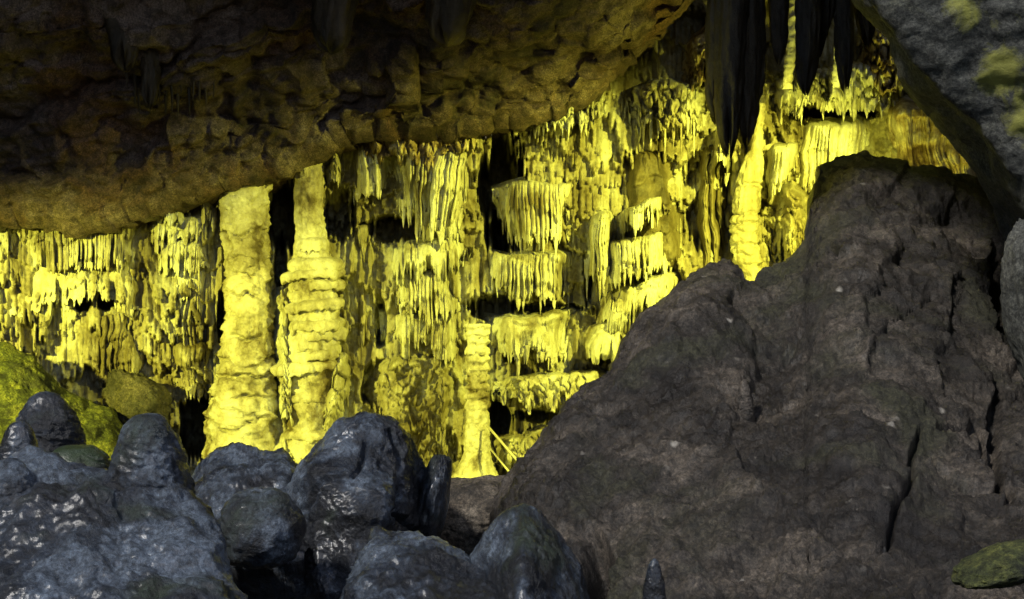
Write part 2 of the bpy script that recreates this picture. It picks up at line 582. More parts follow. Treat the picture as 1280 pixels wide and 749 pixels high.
def curtain(label, top, bot, d0, p, w=7.0, amp=0.05, prof="curtain", mat="pale", nst=0, stl=(14, 34), str_=(3.2, 5.0),
            jag=10, seed=1, cat="flowstone curtain", name="flowstone_curtain", group=None, back=0.35, lump=0.06, crumb=0.0, part=None):
    jag = 1.5 * jag
    w, amp = 0.62 * w, 0.72 * amp
    str_ = (0.72 * str_[0], 0.72 * str_[1])
    nst = int(nst * 1.35)
    x0, x1 = min(top[0][0], bot[0][0]), max(top[-1][0], bot[-1][0])
    wpx = x1 - x0
    nu = int(np.clip(wpx * 1.35, 40, 240))
    hpx = abs(np.mean([b[1] for b in bot]) - np.mean([a[1] for a in top]))
    nv = int(np.clip(hpx * 0.75, 24, 90))
    u = np.linspace(0, 1, nu)
    v = np.concatenate([np.linspace(0, 1, nv), 1 + np.linspace(0.08, 1, 8)])
    U, V = np.meshgrid(u, v)
    tx0, tx1, bx0, bx1 = top[0][0], top[-1][0], bot[0][0], bot[-1][0]
    Vc = np.clip(V, 0, 1)
    X = (tx0 + (tx1 - tx0) * U) * (1 - Vc) + (bx0 + (bx1 - bx0) * U) * Vc
    top_y = poly(top, tx0 + (tx1 - tx0) * U) - (9 if prof in ('curtain', 'apron') else 2)
    bot_y = poly(bot, bx0 + (bx1 - bx0) * U)
    q = np.stack([X * 0.0117, 0 * X + seed * 1.9, (top_y + (bot_y - top_y) * Vc) * 0.0117], -1)
    wander = 0.6 * w * perlin(q * (1.2, 1, 1.4)) + 0.35 * w * perlin(q * (3, 1, 4) + 2)
    ux = tx0 + (tx1 - tx0) * U
    pr, k, rl = pipes(ux + wander, w, seed)
    pr2, k2, rl2 = pipes(ux + wander * 1.7, w * 0.42, seed + 50)
    pr3, k3, rl3 = pipes(ux + wander * 2, w * 3.1, seed + 80)
    lower = jag * (1.1 * rl[k] ** 2 * (0.3 + 0.7 * pr) + 0.4 * pr2 * rl2[k2] + 1.1 * (rl3[k3] - 0.5))
    Yp = top_y + (bot_y - top_y + lower) * Vc
    Yp = Yp + (7 * perlin(q * (1.3, 1, 1) + 7) + 3.5 * perlin(q * (5, 1, 2) + 17)) * (1 - Vc)
    if prof == "curtain":
        g = smooth(0, 0.3, V) ** 0.8 * (1 - 0.2 * Vc)
        fl = smooth(0.0, 0.16, Vc)
    elif prof == "pillow":
        g = np.sin(np.pi * np.clip(Vc * 0.86 + 0.06, 0, 1)) ** 0.7
        fl = smooth(0.2, 0.8, Vc)
    elif prof == "apron":           # swells slowly outwards to its lip
        g = Vc ** 0.75
        fl = smooth(0.15, 0.7, Vc)
    else:                           # flat sheet
        g = 0.75 + 0.25 * smooth(0, 0.15, V)
        fl = smooth(0.0, 0.2, Vc)
    ed = np.minimum(U, 1 - U) * wpx
    edge = smooth(0, 1, (ed / min(42, 0.45 * wpx)) * (1 + 0.5 * perlin(q * (2, 1, 2) + 88)))
    X = X + 5 * perlin(q * (0.2, 1, 3.0) + 71) * (1 - edge)
    d0 = d0 - 0.12
    d = d0 + DP * p * g * edge * (1 + 0.35 * perlin(q * (1.1, 1, 0.5) + 23)) - 0.7 * (1 - edge) - 0.5 * (1 - smooth(0, 0.12, V))
    gap = (rl[k] < 0.13) * 0.22 * smooth(0.45, 0.8, Vc)
    d = d + fl * (1.25 * amp * pr + amp * 0.45 * pr2 + 1.6 * amp * (rl[k] - 0.5) + 1.3 * amp * (pr3 - 0.5)) - gap
    d = d + lump * (fbm(q * (1.6, 1, 1.6) + 5, 4) * 1.6 + 0.5 * fbm(q * (6, 1, 4) + 35, 3))
    # horizontal growth ripples and a second lip
    wv = 0.5 * perlin(q * (1.2, 1, 0.5) + 15) + 0.12 * perlin(q * (6, 1, .6) + 25)
    ph = q[..., 2] * 2.6 + wv * 1.6
    saw = ph - np.floor(ph)
    d = d + 0.07 * saw ** 1.5 * smooth(1.0, 0.9, saw)
    d = d + 0.03 * (1 - np.abs(perlin(q * (1.4, 1, 7.5) + 60))) * (0.4 + 0.6 * Vc)
    if crumb:
        _, e, ci = cells(q * 6.5 + 0.5 * fbm(q * 3, 2)[..., None])
        d = d + crumb * 1.3 * (smooth(0, 0.35, e) - 0.5) + crumb * _gr[ci & 255, 1] + crumb * 0.8 * fbm(q * 5, 3, ridged=True)
    tuck = np.clip(V - 1, 0, 1)
    d = d * (1 - tuck) + (d0 - back) * tuck
    Yp = Yp - (0.30 * (bot_y - top_y) * tuck ** 1.3)
    P = W(X, Yp, YW - d)
    xm = 0.5 * (bx0 + bx1)
    ym = float(poly(bot, xm))
    org = W(xm, ym, YW - d0)
    if part is not None:
        o = grid_obj(part[1], P, M[mat], parent=part[0])
        root = part[0]
    elif nst == 0:
        root = o = tag(grid_obj(name, P, M[mat], origin=org), label, cat, group)
    else:
        root = thing(name, org, label, cat, group)
        grid_obj("draped_sheet", P, M[mat], parent=root)
    if nst:
        r = np.random.default_rng(seed + 900)
        uu = (np.arange(nst) + 0.5 + 0.7 * (r.random(nst) - 0.5)) / nst
        uu = 0.05 + 0.9 * uu
        for a in uu:
            j = min(nu - 1, int(a * (nu - 1)))
            i = nv - 1 - int(r.integers(0, max(2, nv // 7)))
            pt = P[i, j] + np.array([0, 0.02, 0.0])
            L = (stl[0] * 0.6 + (stl[1] * 1.1 - stl[0] * 0.6) * r.random() ** 2.0) * 0.0112
            rad = (str_[0] + (str_[1] - str_[0]) * r.random()) * 0.0098 * (0.75 + 0.5 * r.random())
            stalactite(root, pt + np.array([0, 0, 0.06]), rad, L + 0.06, mat)
    return root


def column(name, label, cat, path, d0, mat="pale", tiers=(), seed=1, flute=0.05, group=None, nth=72, tier_amp=0.10, lump=0.10, shaft_name=None, tier_th=(5, 10), tier_out=(1.08, 1.3), grooves=(), groove_wob=0.035, groove_depth=0.18):
    """path: rows of (centre px, py, half width px); tiers: py positions of overhanging rings"""
    a = np.array(path, float)
    py = np.linspace(a[0, 1], a[-1, 1], int(np.clip((a[-1, 1] - a[0, 1]) * 0.8, 40, 300)))
    cx = np.interp(py, a[:, 1], a[:, 0])
    hw = np.interp(py, a[:, 1], a[:, 2])
    kern = np.ones(7) / 7
    cx = np.convolve(np.pad(cx, 3, 'edge'), kern, 'valid')
    th = math.pi / 2 + np.linspace(0, 2 * math.pi, nth, endpoint=False)
    Y0 = YW - d0
    s = Y0 / F
    cxw = (cx - 640) * s
    cz = ZC + (374.5 - py) * s
    TH, CX = np.meshgrid(th, cxw)
    _, CZ = np.meshgrid(th, cz)
    _, R = np.meshgrid(th, hw * s)
    c3 = np.stack([np.cos(TH) * 0.5 + seed * 3.1, np.sin(TH) * 0.5, CZ * 1.0], -1)
    rr = 0.86 * R * (1 + lump * 1.6 * fbm(c3 * 1.8, 4) + 0.5 * lump * fbm(c3 * 6, 3, ridged=True))
    wob = 0.5 * perlin(c3 * (1.5, 1.5, 0.6)) + 0.2 * perlin(c3 * (4, 4, 0.8) + 4)
    for fr, am, sd in ((1.7, 1.0, 1), (3.4, 0.7, 2), (6.5, 0.35, 3)):
        pp, pk, prl = pipes(TH * 30.0 + 4 * perlin(c3 * 2), 7.0, seed * 9 + sd)
        ph = -CZ * fr + wob * (0.8 + 0.4 * fr) - 0.13 * fr * prl[pk] * (0.3 + 0.7 * pp) + fr
        rr = rr + 0.035 * R * (pp - 0.5)
        saw = ph - np.floor(ph)
        rr = rr + am * tier_amp * R * (saw ** 1.3) * smooth(1.0, 0.86, saw)
    rr = rr + flute * R * 1.5 * (1 - np.abs(perlin(np.stack([np.cos(TH) * 3.2, np.sin(TH) * 3.2, CZ * 0.7], -1) + seed)))
    rr = rr + 0.035 * fbm(np.stack([CX + rr * np.cos(TH), rr * np.sin(TH), CZ], -1) * 8 + seed, 4, ridged=True)
    for gy in grooves:
        gz = ZC + (374.5 - gy) * s + groove_wob * perlin(c3 * (2.2, 2.2, 0.3) + gy) + 0.3 * groove_wob * perlin(c3 * (7, 7, 0.3) + gy)
        rr = rr * (1 - np.clip(groove_depth + 0.5 * perlin(c3 * (2, 2, 0.3) + gy * 1.7), 0, 0.36) * np.exp(-((CZ - gz) / 0.022) ** 2) + 0.05 * np.exp(-((CZ - gz - 0.05) / 0.03) ** 2))
    P = np.stack([CX + rr * np.cos(TH), Y0 + rr * 0.9 * np.sin(TH), CZ], -1)
    base = np.array([cxw[-1], Y0, cz[-1]])
    root = thing(name, base, label, cat, group)
    grid_obj(shaft_name or "shaft", P, M[mat], parent=root, wrap=True)
    r = np.random.default_rng(seed + 300)
    for k, ty in enumerate(tiers):
        i = int(np.clip(np.searchsorted(py, ty), 0, len(py) - 1))
        tier(root, (cxw[i] + (r.random() - .5) * 0.3 * hw[i] * s, Y0, cz[i]), hw[i] * s * (tier_out[0] + (tier_out[1] - tier_out[0]) * r.random()),
             (tier_th[0] + (tier_th[1] - tier_th[0]) * r.random()) * s, mat, seed * 37 + k)
    return root


def tier(parent, c, rad, th, mat, seed, name="flowstone_tier"):
    """one overhanging ring with a drooping, scalloped lip"""
    r = np.random.default_rng(seed)
    nu = 56
    t = np.linspace(0, 1, 11)
    pr = np.array([0.62, 0.78, 0.9, 0.97, 1.0, 1.0, 0.985, 0.96, 0.9, 0.8, 0.62])
    pz = np.array([1.25, 1.05, 0.75, 0.4, 0.05, -0.35, -0.75, -1.0, -1.0, -0.75, -0.35])
    ang = np.linspace(0, 2 * math.pi, nu, endpoint=False)
    A, PR = np.meshgrid(ang, pr)
    _, PZ = np.meshgrid(ang, pz)
    q = np.stack([np.cos(A), np.sin(A), 0 * A + seed * 1.7], -1)
    lobe = 1 + 0.26 * perlin(q * 1.5) + 0.16 * perlin(q * 4.2)
    low = 1 + 1.5 * np.abs(perlin(q * 5.5 + 3)) + 0.6 * perlin(q * 2 + 9)
    tilt = (r.random(2) - 0.5) * 0.4
    R = rad * PR * lobe * (1 + 0.04 * perlin(q * 9))
    x, y = R * np.cos(A), R * 0.9 * np.sin(A)
    z = th * PZ * np.where(PZ < 0, low, 1) + tilt[0] * x + tilt[1] * y * 0.5
    P = np.stack([x, y, z], -1) + np.array(c)
    return grid_obj(name, P, M[mat], parent=parent, wrap=True)


def rock(name, label, cat, c, rad, mat, seed=1, rough=0.25, n=(90, 60), squash=2.3, sub=0.05, group=None, tilt=0.0, parent=None, facet=0.0):
    """a closed irregular stone"""
    th = np.linspace(0, 2 * math.pi, n[0], endpoint=False)
    ph = np.linspace(0.001, math.pi - 0.001, n[1])
    T, Ph = np.meshgrid(th, ph)
    d = np.stack([np.sin(Ph) * np.cos(T), np.sin(Ph) * np.sin(T), np.cos(Ph)], -1)
    e = (np.abs(d) ** squash).sum(-1) ** (-1 / squash)
    P = d * e[..., None]
    f = 1 + rough * fbm(d * 1.3 + seed * 5.3, 5) + sub * fbm(d * 5 + seed, 4, ridged=True)
    if facet:
        _, ee, _ = cells(d * 1.6 + seed)
        f = f - facet * smooth(0.15, 0, ee)
    P = P * f[..., None] * np.array(rad)
    ca, sa = math.cos(tilt), math.sin(tilt)
    P = np.stack([P[..., 0] * ca + P[..., 2] * sa, P[..., 1], -P[..., 0] * sa + P[..., 2] * ca], -1)
    c = np.array(c, float)
    if parent is not None:
        return grid_obj(name, P + c, M[mat], parent=parent, wrap=True)
    return tag(grid_obj(name, P + c, M[mat], wrap=True, origin=c - (0, 0, rad[2])), label, cat, group)


def build_formations():
    c = curtain
    # ---- between the cave's dim end and the thick pale column
    c("small pale curtain at the dim end, under the dark ceiling", [(-60, 256), (0, 252), (34, 262)], [(-60, 290), (0, 284), (34, 282)], 0.75, 0.4, 7, 0.04, seed=2, lump=.1, crumb=.05)
    c("short fringed curtain just below the small pale curtain", [(-60, 290), (8, 286), (55, 284)], [(-60, 312), (8, 318), (55, 302)], 0.65, 0.4, 5, 0.04, seed=3, nst=10, stl=(4, 12), str_=(2, 3))
    c("long slanting curtain of fine straight ridges under a bright ceiling rim",
      [(10, 318), (60, 294), (90, 280), (130, 273), (186, 262)], [(10, 330), (60, 330), (110, 330), (150, 327), (186, 318)], 0.55, 0.55, 5.5, 0.05, seed=4, nst=20, stl=(8, 16), str_=(2.2, 3.6), jag=6)
    c("crusty bright block hanging where the ceiling meets the pleated wall", [(182, 246), (210, 240), (243, 236)], [(182, 270), (215, 276), (243, 268)], 0.7, 0.4, 8, 0.05, seed=5, nst=5, stl=(6, 14), crumb=.06)
    c("little comb of separate short drips beside the thick column top", [(240, 240), (272, 236)], [(240, 262), (272, 258)], 0.5, 0.3, 7, 0.06, seed=6, nst=5, stl=(8, 18), str_=(2.4, 3.6), mat="wall")
    c("banded ledge with one long drip between the ridged curtain and the thick column",
      [(165, 288), (200, 276), (284, 274)], [(165, 322), (200, 300), (284, 298)], 0.45, 0.45, 8, 0.05, seed=7, nst=9, stl=(6, 22), str_=(2.2, 3.6), lump=.1)
    c("lower fluted band reaching the flank of the thick column", [(178, 312), (230, 304), (286, 306)], [(178, 332), (230, 336), (286, 338)], 0.5, 0.45, 6, 0.05, seed=8, nst=12, stl=(5, 16), str_=(2, 3.2))
    c("broad smooth pale apron with a ragged fringe above two black holes",
      [(-80, 345), (20, 338), (80, 334), (140, 334), (196, 338)], [(-80, 392), (20, 385), (80, 368), (120, 362), (150, 378), (170, 388), (196, 372)], 0.45, 0.55, 9, 0.03, prof="apron", seed=9, nst=24, stl=(5, 18), str_=(2.2, 4), lump=.1)
    c("stained pleated band beside the thick column, under the lower fluted band", [(186, 342), (240, 338), (284, 342)], [(186, 370), (240, 368), (284, 364)], 0.4, 0.4, 7, 0.05, seed=10, nst=10, stl=(5, 14), str_=(2.2, 3.4))
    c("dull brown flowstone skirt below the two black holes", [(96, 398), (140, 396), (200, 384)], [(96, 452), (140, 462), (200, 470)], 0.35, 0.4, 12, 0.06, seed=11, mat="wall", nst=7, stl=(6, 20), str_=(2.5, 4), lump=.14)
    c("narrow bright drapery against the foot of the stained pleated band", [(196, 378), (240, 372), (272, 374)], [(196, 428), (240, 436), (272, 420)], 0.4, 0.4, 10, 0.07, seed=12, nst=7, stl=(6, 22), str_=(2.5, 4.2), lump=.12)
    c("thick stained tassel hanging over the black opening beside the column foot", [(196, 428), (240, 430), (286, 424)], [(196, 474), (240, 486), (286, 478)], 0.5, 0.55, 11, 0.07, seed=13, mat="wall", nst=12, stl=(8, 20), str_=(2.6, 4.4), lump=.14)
    # ---- columns
    column("flowstone_column", "thick pale column of banded flowstone reaching the ceiling", "column",
           [(306, 150, 32), (306, 205, 28), (306, 240, 26), (306, 270, 24), (308, 300, 24), (310, 340, 23), (311, 400, 24), (309, 450, 28), (304, 500, 35), (302, 540, 38), (302, 600, 44)],
           0.58, "column", seed=3, flute=0.07, tier_amp=0.17, lump=0.13, tiers=(247, 283, 326, 343, 392, 438, 470, 508), tier_th=(5, 16), tier_out=(0.88, 1.12), grooves=(290, 327, 344, 368, 398, 418, 450, 470, 498, 526), groove_wob=0.16)
    c2 = column("stepped_column", "column with a slim ribbed shaft on a wide stack of drooping tiers", "column",
                [(387, 120, 18), (387, 180, 15), (386, 200, 14), (386, 250, 14), (388, 300, 15), (390, 312, 17), (391, 340, 23), (392, 380, 25), (392, 420, 27), (388, 455, 26), (390, 500, 24), (396, 560, 30), (396, 600, 36)],
                0.65, "column", seed=8, flute=0.09, tier_amp=0.14, lump=0.1,
                tiers=(306, 318, 330, 343, 355, 368, 380, 392, 404, 416, 428, 441, 456, 474, 494, 516, 540), tier_th=(3.5, 8), tier_out=(1.05, 1.8))
    column("slim_column", "slim knobbly column rising from a bright spreading foot", "column",
           [(597, 405, 13), (597, 430, 12), (598, 470, 12), (597, 500, 12.5), (597, 530, 12.5), (596, 565, 14), (595, 582, 20), (594, 600, 30)],
           1.5, "column", seed=12, flute=0.05, tier_amp=0.06, grooves=(412, 422, 433, 443, 455, 466, 478, 489, 500, 514), tiers=(418, 438, 461, 483), tier_th=(3, 5), tier_out=(1.0, 1.2))
    column("segmented_column", "leaning segmented column rising behind the crest of the huge boulder", "column",
           [(952, 120, 3), (948, 160, 5), (945, 188, 6), (941, 200, 11), (935, 235, 14), (931, 275, 15), (930, 300, 15), (934, 325, 15), (943, 345, 13), (950, 400, 14), (955, 640, 18)],
           0.85, "wall", seed=15, flute=0.08, tier_amp=0.04, grooves=(232, 268, 280, 292, 306, 319, 332), nth=64, groove_depth=0.32)
    # lower masses round the stepped column
    c("lumpy tiered flank between the thick column and the stepped column", [(334, 366), (352, 362), (376, 372)], [(334, 500), (355, 512), (384, 506)], 0.75, 0.35, 14, 0.05, prof="pillow", seed=20, lump=.2, crumb=.07)
    c("tumbled bright foot of dripstone beside the stepped column", [(404, 452), (430, 446), (448, 462)], [(370, 590), (400, 590), (430, 560)], 0.9, 0.5, 12, 0.05, prof="pillow", seed=21, lump=.2, crumb=.09)
    # ---- ceiling crust and the great curtain
    c("crumbly crust along the ceiling above the great curtain", [(398, 168), (430, 152), (480, 146), (540, 148), (610, 146)], [(398, 196), (430, 186), (480, 190), (540, 196), (610, 178)], 0.75, 0.45, 10, 0.04, mat="crust", seed=22, lump=.15, crumb=.08, prof="pillow", name="crust_ledge", cat="ledge")
    c("short knotted curtain beside the slim ribbed shaft", [(402, 192), (434, 184)], [(402, 226), (434, 228)], 0.6, 0.35, 9, 0.07, seed=23, nst=4, stl=(8, 16), crumb=.06)
    c("small curtain ending in one long point beside the great curtain", [(432, 184), (460, 182), (494, 186)], [(432, 224), (460, 240), (494, 232)], 0.55, 0.45, 10, 0.08, seed=24, nst=7, stl=(10, 34), str_=(3, 4.6))
    c("great bright curtain of long ribs tapering to a central point",
      [(484, 188), (540, 190), (606, 180)], [(492, 248), (520, 264), (545, 282), (556, 292), (570, 284), (584, 274)], 0.75, 0.6, 10, 0.10, seed=25, nst=12, stl=(14, 34), str_=(3.6, 5.6), jag=16)
    c("rounded lens-shaped ledge beneath the great curtain", [(470, 312), (510, 304), (560, 300), (594, 304)], [(470, 318), (495, 334), (530, 342), (565, 336), (594, 314)], 0.8, 0.6, 6, 0.03, prof="pillow", seed=26, nst=16, stl=(3, 9), str_=(1.8, 2.8), lump=.08)
    c("fine combed skirt under the lens-shaped ledge", [(464, 340), (520, 344), (596, 330)], [(470, 352), (500, 374), (540, 392), (575, 386), (594, 356)], 0.65, 0.5, 5, 0.05, seed=27, nst=18, stl=(5, 14), str_=(2, 3))
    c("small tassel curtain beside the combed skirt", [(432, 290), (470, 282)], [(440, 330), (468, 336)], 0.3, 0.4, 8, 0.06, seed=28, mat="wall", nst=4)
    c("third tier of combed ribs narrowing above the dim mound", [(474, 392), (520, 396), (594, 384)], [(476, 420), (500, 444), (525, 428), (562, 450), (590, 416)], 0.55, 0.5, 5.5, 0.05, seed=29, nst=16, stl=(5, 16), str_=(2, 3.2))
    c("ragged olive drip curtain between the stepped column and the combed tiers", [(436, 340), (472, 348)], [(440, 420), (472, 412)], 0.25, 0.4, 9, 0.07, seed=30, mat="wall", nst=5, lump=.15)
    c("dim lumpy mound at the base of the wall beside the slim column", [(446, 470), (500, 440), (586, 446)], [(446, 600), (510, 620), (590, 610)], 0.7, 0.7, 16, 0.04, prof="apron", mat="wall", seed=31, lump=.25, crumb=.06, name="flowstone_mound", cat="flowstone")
    # ---- right of the black cleft
    c("bright crumbly rim under the ceiling beyond the black cleft", [(640, 150), (690, 130), (772, 116)], [(640, 166), (690, 152), (772, 142)], 0.7, 0.45, 7, 0.05, mat="pale", seed=32, nst=12, stl=(5, 20), str_=(2, 3.4), crumb=.1, name="crust_ledge", cat="ledge")
    c("recessed dull ribbed panel under the crumbly rim", [(656, 158), (700, 152), (776, 146)], [(656, 232), (700, 232), (776, 236)], 0.15, 0.35, 12, 0.08, mat="wall", seed=33, prof="sheet", nst=3, stl=(30, 60))
    c("wide curtain of even pencil-thin pipes beside the black cleft", [(612, 238), (650, 232), (736, 228)], [(616, 256), (640, 288), (680, 298), (715, 292), (736, 262)], 0.6, 0.55, 6.5, 0.06, seed=34, nst=20, stl=(8, 20), str_=(2.4, 3.4), jag=8)
    c("jutting curtain with a stained top under the pencil-thin pipes", [(596, 326), (640, 320), (728, 316)], [(596, 338), (622, 350), (650, 368), (690, 372), (712, 360), (728, 334)], 0.65, 0.5, 7, 0.07, seed=35, nst=17, stl=(7, 24), str_=(2.4, 4), lump=.1)
    c("tall narrow curtain of separate pipes against the brown dome", [(728, 268), (775, 262)], [(730, 340), (772, 336)], 0.85, 0.45, 9, 0.1, seed=36, nst=5, stl=(14, 34), str_=(3.4, 5))
    c("slanting lip of pale stone crossing the brown dome", [(768, 276), (800, 264), (838, 246)], [(768, 288), (800, 280), (838, 262)], 1.15, 0.4, 6, 0.05, seed=37, nst=9, stl=(4, 10), str_=(2, 3))
    c("bright ribbed curtain fanned round the foot of the brown dome", [(744, 312), (790, 308), (846, 292)], [(746, 348), (790, 346), (846, 326)], 1.1, 0.5, 9, 0.08, seed=38, nst=13, stl=(8, 20), str_=(3, 4.6), jag=12)
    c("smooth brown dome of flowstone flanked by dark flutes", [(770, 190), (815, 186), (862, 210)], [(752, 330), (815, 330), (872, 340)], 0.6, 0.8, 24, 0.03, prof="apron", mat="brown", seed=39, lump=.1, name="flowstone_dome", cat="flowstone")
    c("pale swollen shelf below the fanned curtain", [(736, 372), (780, 358), (862, 332)], [(732, 384), (760, 404), (800, 394), (850, 366)], 0.95, 0.5, 7, 0.03, prof="pillow", seed=40, nst=10, stl=(3, 8), str_=(2, 3.2), lump=.14)
    c("row of bulbous knobs below the swollen shelf", [(716, 404), (760, 398), (806, 396)], [(716, 432), (760, 446), (806, 428)], 0.95, 0.45, 22, 0.14, prof="pillow", seed=41, lump=.16)
    c("dripping shelf with a stubby foot beside the slim column", [(606, 404), (660, 400), (726, 392)], [(606, 440), (660, 436), (726, 440)], 0.85, 0.55, 10, 0.06, prof="apron", seed=42, nst=11, stl=(10, 30), str_=(3, 5), lump=.16)
    c("golden rounded shelf lit brightly beside the slim column", [(606, 480), (660, 470), (770, 462)], [(606, 500), (660, 506), (770, 498)], 1.15, 0.6, 12, 0.03, prof="pillow", seed=43, lump=.16, crumb=.06)
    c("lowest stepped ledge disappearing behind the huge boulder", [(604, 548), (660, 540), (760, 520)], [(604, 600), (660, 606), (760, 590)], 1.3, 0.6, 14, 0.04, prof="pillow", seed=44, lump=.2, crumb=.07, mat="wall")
    # ---- upper end beyond the brown dome
    c("bright crusted ledge with hanging pegs high beside the dark stalactites", [(782, 112), (830, 100), (892, 108)], [(782, 148), (830, 146), (892, 150)], 0.85, 0.55, 8, 0.05, seed=45, nst=9, stl=(10, 44), str_=(2.6, 4.2), crumb=.1, lump=.14)
    c("rough bright boss at the top of the lit wall", [(842, 66), (880, 36), (912, 20)], [(842, 100), (880, 104), (912, 104)], 0.9, 0.5, 9, 0.04, mat="crust", seed=46, prof="pillow", crumb=.09, lump=.18, name="crust_ledge", cat="ledge")
    c("dark fluted recess between the brown dome and the segmented column", [(856, 160), (920, 160)], [(858, 340), (925, 345)], 0.2, 0.3, 18, 0.2, mat="brown", seed=47, prof="sheet")  # brown stone puts the shade beside the dome into the colour
    c("stout pale peg curtain beside the segmented column top", [(888, 164), (916, 166)], [(888, 196), (914, 204)], 0.9, 0.4, 9, 0.07, seed=48, nst=3, stl=(6, 16))
    c("pale wing of stone sloping behind the segmented column", [(950, 196), (1012, 176)], [(950, 256), (1000, 196)], 0.9, 0.3, 8, 0.06, seed=49, lump=.16)
    c("rounded dim stump behind the crest of the huge boulder", [(956, 250), (990, 226), (1030, 240)], [(950, 350), (990, 356), (1036, 350)], 1.0, 0.6, 9, 0.06, prof="pillow", mat="wall", seed=50, lump=.3, crumb=.05, name="flowstone_mound", cat="flowstone")
    c("knotted bright ledge with a split dark hollow high beside the dark stalactites", [(954, 112), (1010, 96), (1064, 86), (1140, 96)], [(954, 134), (1010, 132), (1064, 130), (1140, 136)], 0.9, 0.5, 9, 0.06, seed=51, nst=12, stl=(6, 20), str_=(2.4, 4.2), crumb=.1, lump=.12)
    c("tall crumbly bright face beneath the grey overhang", [(1064, 40), (1090, 30), (1132, 44)], [(1062, 104), (1090, 104), (1146, 108)], 0.9, 0.4, 9, 0.05, mat="crust", seed=52, crumb=.12, lump=.16, prof="sheet")
    c("wide bright fluted drapery ending behind the rear block of the boulder", [(986, 156), (1050, 152), (1100, 148)], [(986, 232), (1050, 236), (1100, 240)], 0.85, 0.45, 9, 0.1 , seed=53, nst=4, stl=(8, 16), prof="sheet")
    c("brown-streaked fluted drapery tucked under the grey overhang", [(1096, 120), (1150, 124), (1240, 140)], [(1096, 250), (1150, 250), (1260, 260)], 0.95, 0.45, 15, 0.10, seed=54, prof="sheet", mat="crust")
    # thin bright pillars and dark stalactites at the top
    for k, (x, y0, y1, hw, lab) in enumerate([(992, -60, 112, 5, "thin bright pillar hanging between the dark stalactites"), (1052, -40, 110, 4, "slender pale rod of dripstone behind the dark stalactites")]):
        column("dripstone_pillar", lab, "stalactite", [(x + 6, y0, hw), (x, 30, hw * 1.1), (x - 8, y1, hw * 0.7)], 1.7, seed=30 + k, tier_amp=0.12, lump=.2, nth=28)
    # bases at the dim end
    rock("brown_rock", "leaning dull brown rock under the stained tassel", "rock", W(172, 505, 14.9), (0.36, 0.35, 0.5), "floor", 6, 0.5, sub=.12, tilt=-.7, squash=1.6, facet=.06)


build_formations()


def dark_stalactites():
    spec = [  # px, top py, tip py, half width px, distance
        (902, -430, 158, 15, 10.0, "broad black stalactite on the outer edge of the dark cluster"),
        (919, -430, 200, 16, 9.9, "longest black stalactite of the dark cluster"),
        (936, -430, 186, 16, 10.05, "thick black stalactite fused beside the longest one"),
        (952, -430, 136, 14, 10.1, "black stalactite with a blunt tip at the inner edge of the dark cluster"),
        (965, -430, 84, 10, 10.2, "stubby black stalactite beside the thin bright pillar"),
        (1003, -430, 122, 13, 9.9, "slanting dark stalactite on the far side of the thin bright pillar"),
        (1022, -430, 78, 14, 10.1, "short dark stalactite next to the slanting one"),
        (1040, -430, 48, 13, 10.0, "shortest dark stalactite of the far group"),
        (1062, -430, 116, 10, 9.95, "narrow dark stalactite close to the grey overhang"),
        (1082, -430, 62, 13, 10.1, "short dark stalactite against the grey overhang"),
        (150, -120, 92, 16, 13.2, "faint dark stalactite hanging from the ceiling's dim corner"),
        (182, -100, 140, 9, 13.5, "thin grey stalactite hanging beside the faint dark one"),
        (560, -120, 60, 26, 12.9, "wide dim rib of rock bulging down from the middle of the ceiling"),
        (420, -120, 70, 20, 13.0, "dim rock rib beside the wide one on the ceiling"),
    ]
    for k, (x, y0, y1, hw, Y, lab) in enumerate(spec):
        nth, nz = 40, 90
        t = np.linspace(0, 1, nz)
        th = np.linspace(0, 2 * math.pi, nth, endpoint=False)
        TH, T = np.meshgrid(th, t)
        s = Y / F
        z = ZC + (374.5 - (y0 + (y1 - y0) * T)) * s
        R = hw * s * (0.45 * (1 - T ** 2.0) + 0.65 * (1 - T ** 36))
        q = np.stack([np.cos(TH) * 1.1 + k * 5, np.sin(TH) * 1.1, z * 0.9], -1)
        R = R * (1 + 0.35 * fbm(q, 3) + 0.4 * (1 - np.abs(perlin(q * (3.2, 3.2, 0.5)))) - 0.2 + 0.25 * (1 - np.abs(perlin(q * (7, 7, 1.0)))))
        R += 0.03 * fbm(q * (5, 5, 3.5), 4, ridged=True)
        z = z + (0.45 * np.abs(perlin(np.stack([np.cos(TH) * 1.6 + k, np.sin(TH) * 1.6, 0 * TH], -1)))) * smooth(0.6, 1.0, T)
        cx = (x - 640) * s + 0.06 * np.sin(T * 4 + k) - 0.12 * T * (k == 3)
        P = np.stack([cx + R * np.cos(TH), Y + R * np.sin(TH), z], -1)
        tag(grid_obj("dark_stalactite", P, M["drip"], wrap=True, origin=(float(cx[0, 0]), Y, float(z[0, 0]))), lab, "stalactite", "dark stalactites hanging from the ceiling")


dark_stalactites()
for _i in range(15):
    _x = 158 + 7.5 * _i + 5 * RNG.random()
    _tip = 112 + 34 * RNG.random() + 0.1 * (_x - 158)
    _p = W(_x, 30, 13.7 + 0.25 * RNG.random())
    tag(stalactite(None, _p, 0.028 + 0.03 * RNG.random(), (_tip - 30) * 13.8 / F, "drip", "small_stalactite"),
        "short dark drip in the row hanging from the dim ceiling", "stalactite", "row of short drips on the ceiling")

